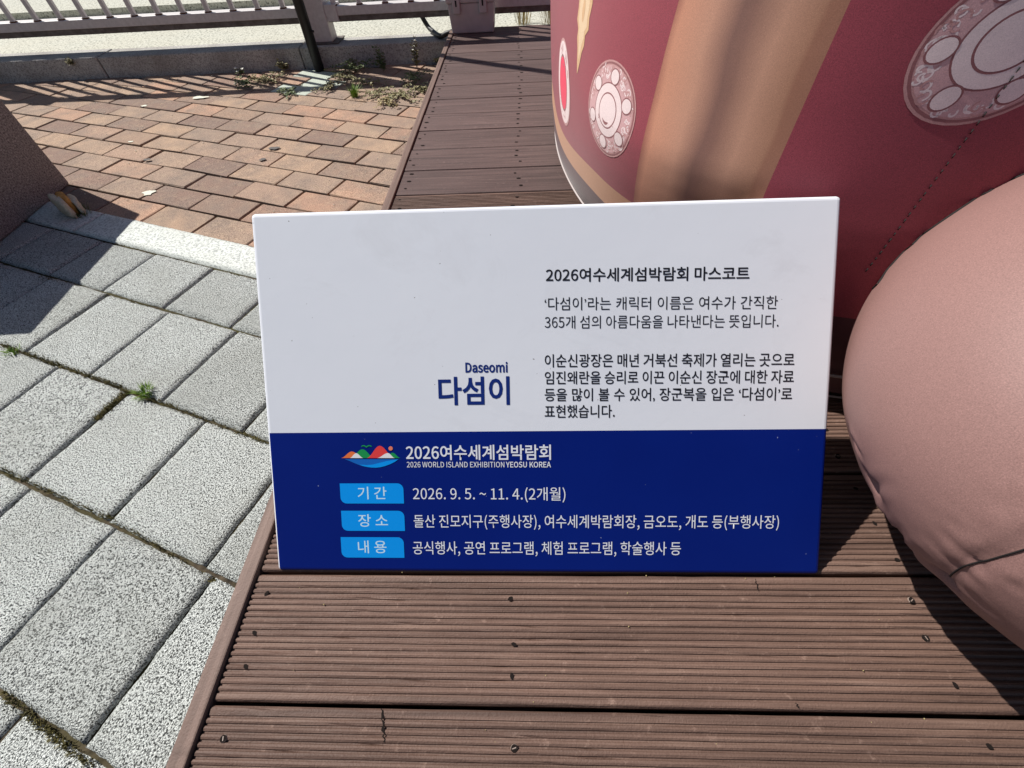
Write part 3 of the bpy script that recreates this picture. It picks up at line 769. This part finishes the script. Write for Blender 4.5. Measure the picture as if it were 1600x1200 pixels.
boot = put('boot', mesh('boot', vs_, fs, 'fabric_pink', True), inf)
put('boot_seam', tube_mesh('boot_seam', [boot_unit(q, 1.0035) for q in SEAM], 0.0008, 'thread_black', 6), boot)
# piping where the boot upper turns under towards the skirt
pp = []
boot_bvh = BVHTree.FromPolygons([Vector(v) + inf.location for v in vs_], fs)
for q in spline([(x, y, 0) for x, y in ((1347, 452), (1370, 428), (1440, 369), (1520, 314), (1600, 264), (1700, 212))], 16):
    d = ray(q.x, q.y).normalized(); best = None
    for dy in range(0, 14, 2):                       # the first ray at or below the line that meets the boot
        h_ = boot_bvh.ray_cast(CAM, ray(q.x + dy * 0.5, q.y + dy).normalized())
        if h_[0] is not None: best = h_[0] + (CAM - h_[0]).normalized() * 0.0022; break
    if best is not None: pp.append(best - inf.location)
pp = [p for i, p in enumerate(pp) if i % 3 == 0]
put('boot_piping', tube_mesh('boot_piping', spline(pp, 3), 0.0017, 'thread_black', 8), boot)

# ------------------------------------------------------------------ information board
LEAN = math.radians(44.3)
SB = Vector((-0.3603, 0.1918, DZ + 0.0022)); SWID = 0.7385
EX = Vector((1, -0.0029, 0)).normalized(); 
EY = Vector((0, math.sin(LEAN), math.cos(LEAN))); EY = (EY - EX * EY.dot(EX)).normalized(); EN = EX.cross(EY).normalized()
def sxy(px, py):
    p = on_plane(px, py, SB, EN) - SB; return p.dot(EX), p.dot(EY)
SHT = (sxy(397, 330)[1] + sxy(1316, 308)[1]) / 2
THK = 0.022
sign = empty('information_board', SB, 'white and navy board with Korean lettering leaning on the maroon inflatable', 'sign')
sm = Matrix.Identity(4)
for i in range(3): sm[i][0] = EX[i]; sm[i][1] = EY[i]; sm[i][2] = EN[i]; sm[i][3] = SB[i]
sign.matrix_world = sm
SKEW = (sxy(1316, 308)[1] - sxy(397, 330)[1])
by = (sxy(418, 674)[1] + sxy(1290, 673)[1]) / 2
bm = box_bm(0, SWID, 0, SHT, -THK, 0)
bmesh.ops.bevel(bm, geom=[e for e in bm.edges], offset=0.0055, segments=4, profile=0.5, affect='EDGES')
bmesh.ops.bisect_plane(bm, geom=bm.verts[:] + bm.edges[:] + bm.faces[:], plane_co=(0, by, 0), plane_no=(0, 1, 0))
for f in bm.faces:
    c = f.calc_center_median()
    f.material_index = 1 if c.y < by and c.x > 0.0035 and c.z > -THK + 0.001 else 0
put('board', bm_mesh('board', bm, ['sign_white', 'sign_navy'], False), sign)
def poly(name, pts, mat, z, parent=sign):
    return put(name, mesh(name, [(x, y, z) for x, y in pts], [tuple(range(len(pts)))], mat), parent)
def tab(x0, y0, x1, y1):
    a, b = sxy(x0, y1), sxy(x1, y0); xa, ya, xb, yb = a[0], a[1], b[0], b[1]; r = 0.0085; pts = []
    for i in range(9): t_ = math.pi + math.pi / 2 * i / 8; pts.append((xa + r + r * math.cos(t_), ya + r + r * math.sin(t_)))
    pts += [(xb, ya)]
    for i in range(9): t_ = math.pi / 2 * i / 8; pts.append((xb - r + r * math.cos(t_), yb - r + r * math.sin(t_)))
    pts += [(xa, yb)]
    return poly('tab', pts, 'sign_cyan', 0.00030)
tab(532.8, 755.1, 630, 786.6); tab(534.9, 798, 631.5, 829.2); tab(534.3, 839.4, 630.6, 870.9)
import os
try:
    FONT = bpy.data.fonts.load(os.path.join(bpy.utils.system_resource('DATAFILES', path='fonts'), 'Noto Sans CJK Regular.woff2'))
except Exception:
    FONT = None
def ext(ch, f):
    c = bpy.data.curves.new('ref', 'FONT'); c.body = ch
    if f: c.font = f
    o = bpy.data.objects.new('ref', c); COL.objects.link(o); bpy.context.view_layer.update()
    h = o.dimensions.y; bpy.data.objects.remove(o); bpy.data.curves.remove(c); return h
NK = ext('한', FONT) / ext('한', None)
def lettering(text, xl, xr, yl, yr, hpx, mat, bold=0.0, lo=-0.08, hi=0.828, space=1.0, shear=0.0):
    noto = FONT and '‘' not in text; k_ = NK if noto else 1.0; lo *= k_; hi *= k_
    c = bpy.data.curves.new('lettering', 'FONT'); c.body = text; c.size = 1.0; c.offset = bold * k_; c.space_character = space; c.resolution_u = 3
    if noto: c.font = FONT
    tmp = bpy.data.objects.new('lettering', c); COL.objects.link(tmp)
    bpy.context.view_layer.update()
    me = bpy.data.meshes.new_from_object(tmp.evaluated_get(bpy.context.evaluated_depsgraph_get()))
    bpy.data.objects.remove(tmp); bpy.data.curves.remove(c)
    me.name = 'lettering'; x0 = min(v.co.x for v in me.vertices); x1 = max(v.co.x for v in me.vertices)
    A = sxy(xl, yl); B = sxy(xr, yr); T = sxy(xl, yl - hpx); H = T[1] - A[1]
    ky = H / (hi - lo)
    for v in me.vertices:
        t_ = (v.co.x - x0) / (x1 - x0)
        v.co = Vector((A[0] + (B[0] - A[0]) * t_, A[1] + (B[1] - A[1]) * t_ + (v.co.y - lo) * ky, 0.00036))
    me.materials.clear(); me.materials.append(MATS[mat])
    return put('lettering', me, sign)
K = 'ink_black'
lettering('2026여수세계섬박람회 마스코트', 852.8, 1170.6, 440.5, 437.6, 21, K, 0.013)
lettering('‘다섬이’라는 캐릭터 이름은 여수가 간직한', 851, 1214.6, 485, 483, 20.6, K, -0.002)
lettering('365개 섬의 아름다움을 나타낸다는 뜻입니다.', 851, 1216, 513.7, 511.8, 20.3, K, -0.002)
lettering('이순신광장은 매년 거북선 축제가 열리는 곳으로', 851.2, 1240.7, 573.9, 572.3, 20.4, K, 0.007)
lettering('임진왜란을 승리로 이끈 이순신 장군에 대한 자료', 851.2, 1239.8, 600.4, 598.8, 20.2, K, 0.007)
lettering('등을 많이 볼 수 있어, 장군복을 입은 ‘다섬이’로', 851, 1237, 626.8, 625.5, 20, K, 0.007)
lettering('표현했습니다.', 851, 960.3, 653, 652.5, 20, K, 0.007)
lettering('Daseomi', 727.3, 793.3, 581.5, 581.2, 14, 'ink_navy', 0.03, 0.0, 0.71)
lettering('다섬이', 685.7, 796.7, 632.3, 631.5, 42.5, 'ink_navy', 0.021)
W = 'ink_white'
lettering('2026여수세계섬박람회', 634.8, 860.9, 718.6, 718.2, 23, W, 0.014)
lettering('2026 WORLD ISLAND EXHIBITION', 635.9, 788.2, 730, 730, 8, W, 0.004, 0.0, 0.7)
lettering('YEOSU KOREA', 790.5, 860.9, 730, 730, 8, W, 0.016, 0.0, 0.7)
lettering('기 간', 559.5, 604.5, 780, 780, 19.5, 'ink_pale', 0.004); lettering('장 소', 560.4, 606.6, 822.9, 822.9, 19.5, 'ink_pale', 0.004); lettering('내 용', 560, 604.5, 864.2, 864.2, 19.7, 'ink_pale', 0.004)
lettering('2026. 9. 5. ~ 11. 4.(2개월)', 645.6, 883.5, 779.6, 780.4, 16.4, W, 0.002, 0.0, 0.72)
lettering('돌산 진모지구(주행사장), 여수세계박람회장, 금오도, 개도 등(부행사장)', 647, 1216.5, 824.3, 826.0, 20.3, W, 0.002)
lettering('공식행사, 공연 프로그램, 체험 프로그램, 학술행사 등', 645.6, 1063.6, 866, 867.4, 20.4, W, 0.002)
# emblem of islands above the sea
def lg(name, pts, mat, z, n=8):
    q = [(520 + x / 4.444, 680 + y / 4.444) for x, y in pts]
    return poly(name, [sxy(x, y) for x, y in q], mat, z)
def hump(x0, x1, yb, pk_, n=18, l=None):
    out = []
    for i in range(n + 1):
        x = x0 + (x1 - x0) * i / n
        t_ = (x - pk_[0]) / ((pk_[0] - x0) if x < pk_[0] else (x1 - pk_[0]))
        out.append((x, yb - (yb - pk_[1]) * (0.5 + 0.5 * math.cos(math.pi * max(-1, min(1, t_))))))
    return out[::-1]
lg('emblem_hill', hump(57, 215, 158, (132, 113)), 'logo_orange', 0.00030)
lg('emblem_hill', hump(120, 292, 158, (206, 97)), 'logo_green', 0.00038)
lg('emblem_hill', hump(372, 472, 158, (414, 121)), 'logo_green', 0.00038)
lg('emblem_hill', hump(235, 430, 158, (326, 73), 24), 'logo_red', 0.00046)
lg('emblem_crossing', hump(118, 214, 158, (163, 124)), 'logo_white', 0.00054)
lg('emblem_crossing', hump(306, 432, 158, (384, 123)), 'logo_white', 0.00054)
lg('emblem_sun', [(402 + 15 * math.cos(a * 0.35), 91 + 15 * math.sin(a * 0.35)) for a in range(18, 0, -1)], 'logo_coral', 0.00054)
def arcp(x0, x1, y, dep, n=16): return [(x0 + (x1 - x0) * i / n, y + dep * math.sin(math.pi * i / n) ** 1.2) for i in range(n + 1)]
lg('emblem_sea', [(85, 166)] + arcp(85, 458, 167, 57) + [(458, 166)], 'logo_blue', 0.00030)
lg('emblem_sea', arcp(185, 456, 203, 22)[:1] + [(210, 213), (240, 220), (270, 224), (300, 225), (330, 222), (365, 213), (400, 200), (430, 185), (455, 168), (420, 172), (380, 178), (330, 190), (280, 203), (240, 207)], 'logo_sky', 0.00038)
bird = [(197, 76), (206, 69), (218, 68), (233, 76), (248, 68), (262, 69), (272, 76), (268, 80), (258, 76), (248, 77), (234, 86), (220, 77), (208, 76), (201, 81)]
lg('emblem_bird', bird[::-1], 'logo_green', 0.00038)

# ------------------------------------------------------------------ weeds, grass, moss, bread
def blades(bm, r, c, n, h, spread, w, lean=0.6):
    for i in range(n):
        a = r.uniform(0, 6.283); d = Vector((math.cos(a), math.sin(a), 0)); s = Vector((-d.y, d.x, 0))
        p0 = c + d * r.uniform(0, spread); hh_ = h * r.uniform(0.5, 1.1); ln = hh_ * lean * r.uniform(0.2, 1.2)
        v1 = bm.verts.new(p0 - s * w); v2 = bm.verts.new(p0 + s * w)
        m_ = p0 + d * ln * 0.35 + Vector((0, 0, hh_ * 0.6)); v3 = bm.verts.new(m_ + s * w * 0.8); v4 = bm.verts.new(m_ - s * w * 0.8)
        v5 = bm.verts.new(p0 + d * ln + Vector((0, 0, hh_)))
        bm.faces.new((v1, v2, v3, v4)); bm.faces.new((v4, v3, v5))
def tuft(px, py, n, h, spread, w, mat, label, seed, z=0.0, group=None, p=None, lean=0.6):
    r = random.Random(seed); bm = bmesh.new(); blades(bm, r, Vector((0, 0, 0)), n, h, spread, w, lean)
    return put('grass_tuft', bm_mesh('blades', bm, mat), None, p or at(px, py, z), label, 'grass', group)
tuft(228, 616, 110, 0.020, 0.020, 0.0011, 'leaf_bright', 'small bright green grass tuft in a joint between speckled pavers', 1, -0.004, lean=1.2)
tuft(22, 552, 70, 0.014, 0.018, 0.0010, 'leaf_bright', 'tiny green tuft in the paver joint near the block shadow edge', 2, -0.004, lean=1.3)
tuft(555, 152, 80, 0.052, 0.018, 0.0020, 'leaf_bright', 'bright green grass tuft growing between the clay bricks', 3, -0.004, lean=0.9)
tuft(130, 336, 120, 0.030, 0.035, 0.0009, 'leaf', 'dark shaded grass tuft beside the dropped bread', 4, -0.004, lean=1.4)
def weed(p, R_, n, hgt, leaf, mat, label, seed, upright=0.3, flowers=0, group='weeds along the kerb'):
    r = random.Random(seed); root = empty('weed', p, label, 'weed', group); bs, bl_ = bmesh.new(), bmesh.new(); bf = bmesh.new()
    for i in range(n):
        a = r.uniform(0, 6.283); L = R_ * r.uniform(0.4, 1.45); d = Vector((math.cos(a), math.sin(a), 0)); pts = []
        up = hgt * r.uniform(0.5, 1.1)
        for k in range(6):
            t_ = k / 5; pts.append(d * L * t_ * (1 - upright * 0.75) + Vector((r.gauss(0, 0.004), r.gauss(0, 0.004), up * (t_ if upright > 0.5 else math.sin(t_ * 2.6)) + 0.002)))
        for k in range(5):
            s = Vector((-d.y, d.x, 0)) * 0.0008; q = [bs.verts.new(pts[k] - s), bs.verts.new(pts[k] + s), bs.verts.new(pts[k + 1] + s), bs.verts.new(pts[k + 1] - s)]; bs.faces.new(q)
        for k in range(1, 6):
            for m_ in range(5):
                la = r.uniform(0, 6.283); ld = Vector((math.cos(la), math.sin(la), r.uniform(-0.1, 0.7))).normalized(); ls = ld.cross(Vector((r.gauss(0, 0.4), r.gauss(0, 0.4), 1))).normalized()
                l_ = leaf * r.uniform(0.5, 1.15); b = pts[k] + Vector((r.gauss(0, 0.004), r.gauss(0, 0.004), 0))
                q = [b, b + ld * l_ * 0.45 + ls * l_ * 0.36, b + ld * l_ * 0.85 + ls * l_ * 0.24 - Vector((0, 0, l_ * 0.1)), b + ld * l_, b + ld * l_ * 0.85 - ls * l_ * 0.24 - Vector((0, 0, l_ * 0.1)), b + ld * l_ * 0.45 - ls * l_ * 0.36]
                bl_.faces.new([bl_.verts.new(x) for x in q])
        if i < flowers:
            for m_ in range(5):
                la = m_ * 1.2566; ld = Vector((math.cos(la), math.sin(la), 0.5)).normalized(); ls = ld.cross(Vector((0, 0, 1))).normalized(); b = pts[-1]
                bf.faces.new([bf.verts.new(x) for x in (b, b + ld * 0.006 + ls * 0.004, b + ld * 0.011, b + ld * 0.006 - ls * 0.004)])
    put('stems', bm_mesh('stems', bs, 'stem'), root); put('foliage', bm_mesh('foliage', bl_, mat), root)
    if flowers: put('flowers', bm_mesh('flowers', bf, 'petal'), root)
    else: bf.free()
    return root
wd = lambda px, py: at(px, py, 0.0)
weed(wd(558, 112), 0.15, 20, 0.035, 0.015, 'leaf', 'low spreading weed right of the black pole against the kerb', 1)
weed(wd(600, 112), 0.055, 9, 0.105, 0.016, 'leaf', 'upright bushy green weed against the kerb face', 2, 0.9)
weed(wd(652, 106), 0.06, 8, 0.125, 0.014, 'leaf_olive', 'tall thin weed with pale tips beside the deck corner', 3, 0.95, 6)
weed(wd(556, 101), 0.04, 5, 0.10, 0.013, 'leaf_olive', 'thin pale weed stems against the kerb beside the pole', 31, 0.95, 4)
weed(wd(622, 152), 0.14, 20, 0.022, 0.013, 'leaf_olive', 'flat olive green weed mat on the bricks beside the deck trim', 4)
weed(wd(590, 148), 0.08, 10, 0.020, 0.012, 'leaf_olive', 'small olive weed next to the bright grass tuft', 5)
weed(wd(645, 126), 0.10, 12, 0.025, 0.013, 'leaf', 'dark green creeping weed beside the deck trim under the kerb', 6)
weed(wd(545, 122), 0.11, 12, 0.022, 0.012, 'leaf_olive', 'straggling olive weed between bricks right of the pale bricks', 7)
weed(wd(428, 128), 0.12, 14, 0.03, 0.013, 'leaf_olive', 'straggling olive weed on the bricks left of the black pole', 8)
weed(wd(448, 110), 0.07, 9, 0.06, 0.014, 'leaf_olive', 'bushy olive weed against the kerb left of the black pole', 9, 0.7)
weed(wd(385, 134), 0.09, 10, 0.03, 0.014, 'leaf', 'small green weed in the fence shadow on the bricks', 10, 0.4, 2)
weed(wd(378, 116), 0.04, 5, 0.03, 0.010, 'leaf', 'tiny white flowered weed at the foot of the kerb', 12, 0.6, 5)
weed(Vector((-2.63, KERB_Y - 0.004, 0.062)), 0.03, 7, 0.035, 0.012, 'leaf_olive', 'little weed growing out of the kerb face', 11, 0.4)
for i, (x, y, R_, m_, lb) in enumerate(((520, 138, 0.09, 'leaf_olive', 'thin olive weed between bricks below the pale bricks'), (575, 132, 0.10, 'leaf_olive', 'trailing olive weed in the middle of the weedy corner'), (655, 143, 0.08, 'leaf_olive', 'pale trailing weed touching the deck trim in the sun'), (604, 164, 0.07, 'leaf_dry', 'dry straggling weed on the sunny bricks near the deck trim'), (455, 146, 0.08, 'leaf', 'dark low weed in the rail shadow on the bricks'), (405, 128, 0.09, 'leaf_dry', 'dry brownish weed between bricks under the fence shadow'), (690, 92, 0.05, 'leaf_olive', 'thin weed squeezed between the kerb and the deck corner'))):
    weed(wd(x, y) if x < 680 else Vector((-0.50, 3.03, 0)), R_, 12, 0.02, 0.012, m_, lb, 60 + i, 0.2 if x < 680 else 0.9)
tuft(0, 0, 60, 0.16, 0.05, 0.0016, 'leaf_dry', 'tall dry yellow grass tuft behind the deck next to the box', 21, p=Vector((-0.02, 3.34, 0.096)), group='dry grass behind the deck')
tuft(0, 0, 60, 0.15, 0.06, 0.0016, 'leaf_dry', 'dry yellow grass tuft behind the deck beside the inflatable', 22, p=Vector((0.14, 3.30, 0.096)), group='dry grass behind the deck')
# moss in the joints
bm = bmesh.new(); r = random.Random(5)
def moss_line(a, b, n, w, h=0.006):
    d = b - a; s = Vector((-d.y, d.x, 0)).normalized()
    for i in range(n):
        blades(bm, r, a + d * r.random() + s * r.gauss(0, w) + Vector((0, 0, -0.006)), 2, h * r.uniform(0.7, 1.5), 0.002, 0.0009, 0.9)
moss_line(at(0, 538), at(190, 604), 330, 0.0035, 0.008); moss_line(at(150, 655), at(196, 610), 300, 0.006, 0.009)
moss_line(at(190, 604), at(417, 692), 200, 0.0022, 0.006); moss_line(at(0, 731), at(175, 810), 260, 0.0024, 0.006)
moss_line(at(175, 810), at(358, 924), 150, 0.0018, 0.005); moss_line(at(0, 1080), at(140, 1200), 260, 0.0024, 0.006)
moss_line(at(60, 432), at(125, 449), 120, 0.004, 0.008); moss_line(at(125, 449), at(240, 479), 90, 0.0022, 0.005)
moss_line(at(180, 379), at(400, 437), 120, 0.002, 0.005); moss_line(at(300, 160), at(640, 160), 120, 0.06, 0.006)
put('moss', bm_mesh('moss', bm, 'moss'), None, kind='stuff', label='green brown moss growing in the joints between the pavers', cat='moss')
# dropped piece of bread
bp = at(118, 331); br = empty('bread_piece', bp, 'dropped piece of bread with orange filling in the shadow of the granite block', 'bread'); br.rotation_euler.z = math.radians(-38)
def lump(name, dims, mat, seed, parent, rot):
    bm = box_bm(*dims); bmesh.ops.subdivide_edges(bm, edges=bm.edges[:], cuts=3, use_grid_fill=True)
    c = Vector(((dims[0] + dims[1]) / 2, (dims[2] + dims[3]) / 2, (dims[4] + dims[5]) / 2)); h_ = Vector(((dims[1] - dims[0]) / 2, (dims[3] - dims[2]) / 2, (dims[5] - dims[4]) / 2))
    for v in bm.verts:
        q = v.co - c; l = max(1e-6, Vector((q.x / h_.x, q.y / h_.y, q.z / h_.z)).length); k = min(1, 1.42 / l)
        v.co = c + q * k; v.co.y *= 1 - 0.45 * max(0, (v.co.x - dims[0]) / (dims[1] - dims[0]) - 0.3)
        v.co += Vector((noise.noise(v.co * 60 + Vector((seed, 0, 0))), noise.noise(v.co * 60 + Vector((0, seed, 0))), noise.noise(v.co * 60 + Vector((0, 0, seed))))) * 0.004
        v.co.z = max(v.co.z, 0.0008)
    o = put(name, bm_mesh(name, bm, mat, True), parent); return o
lump('crust', (-0.062, 0.062, -0.034, -0.010, 0.001, 0.062), 'bread', 1, br, 0)
lump('filling', (-0.058, 0.040, -0.014, 0.012, 0.001, 0.060), 'bread_filling', 2, br, 0)
lump('crust', (-0.040, 0.060, 0.010, 0.032, 0.001, 0.046), 'bread', 3, br, 0)
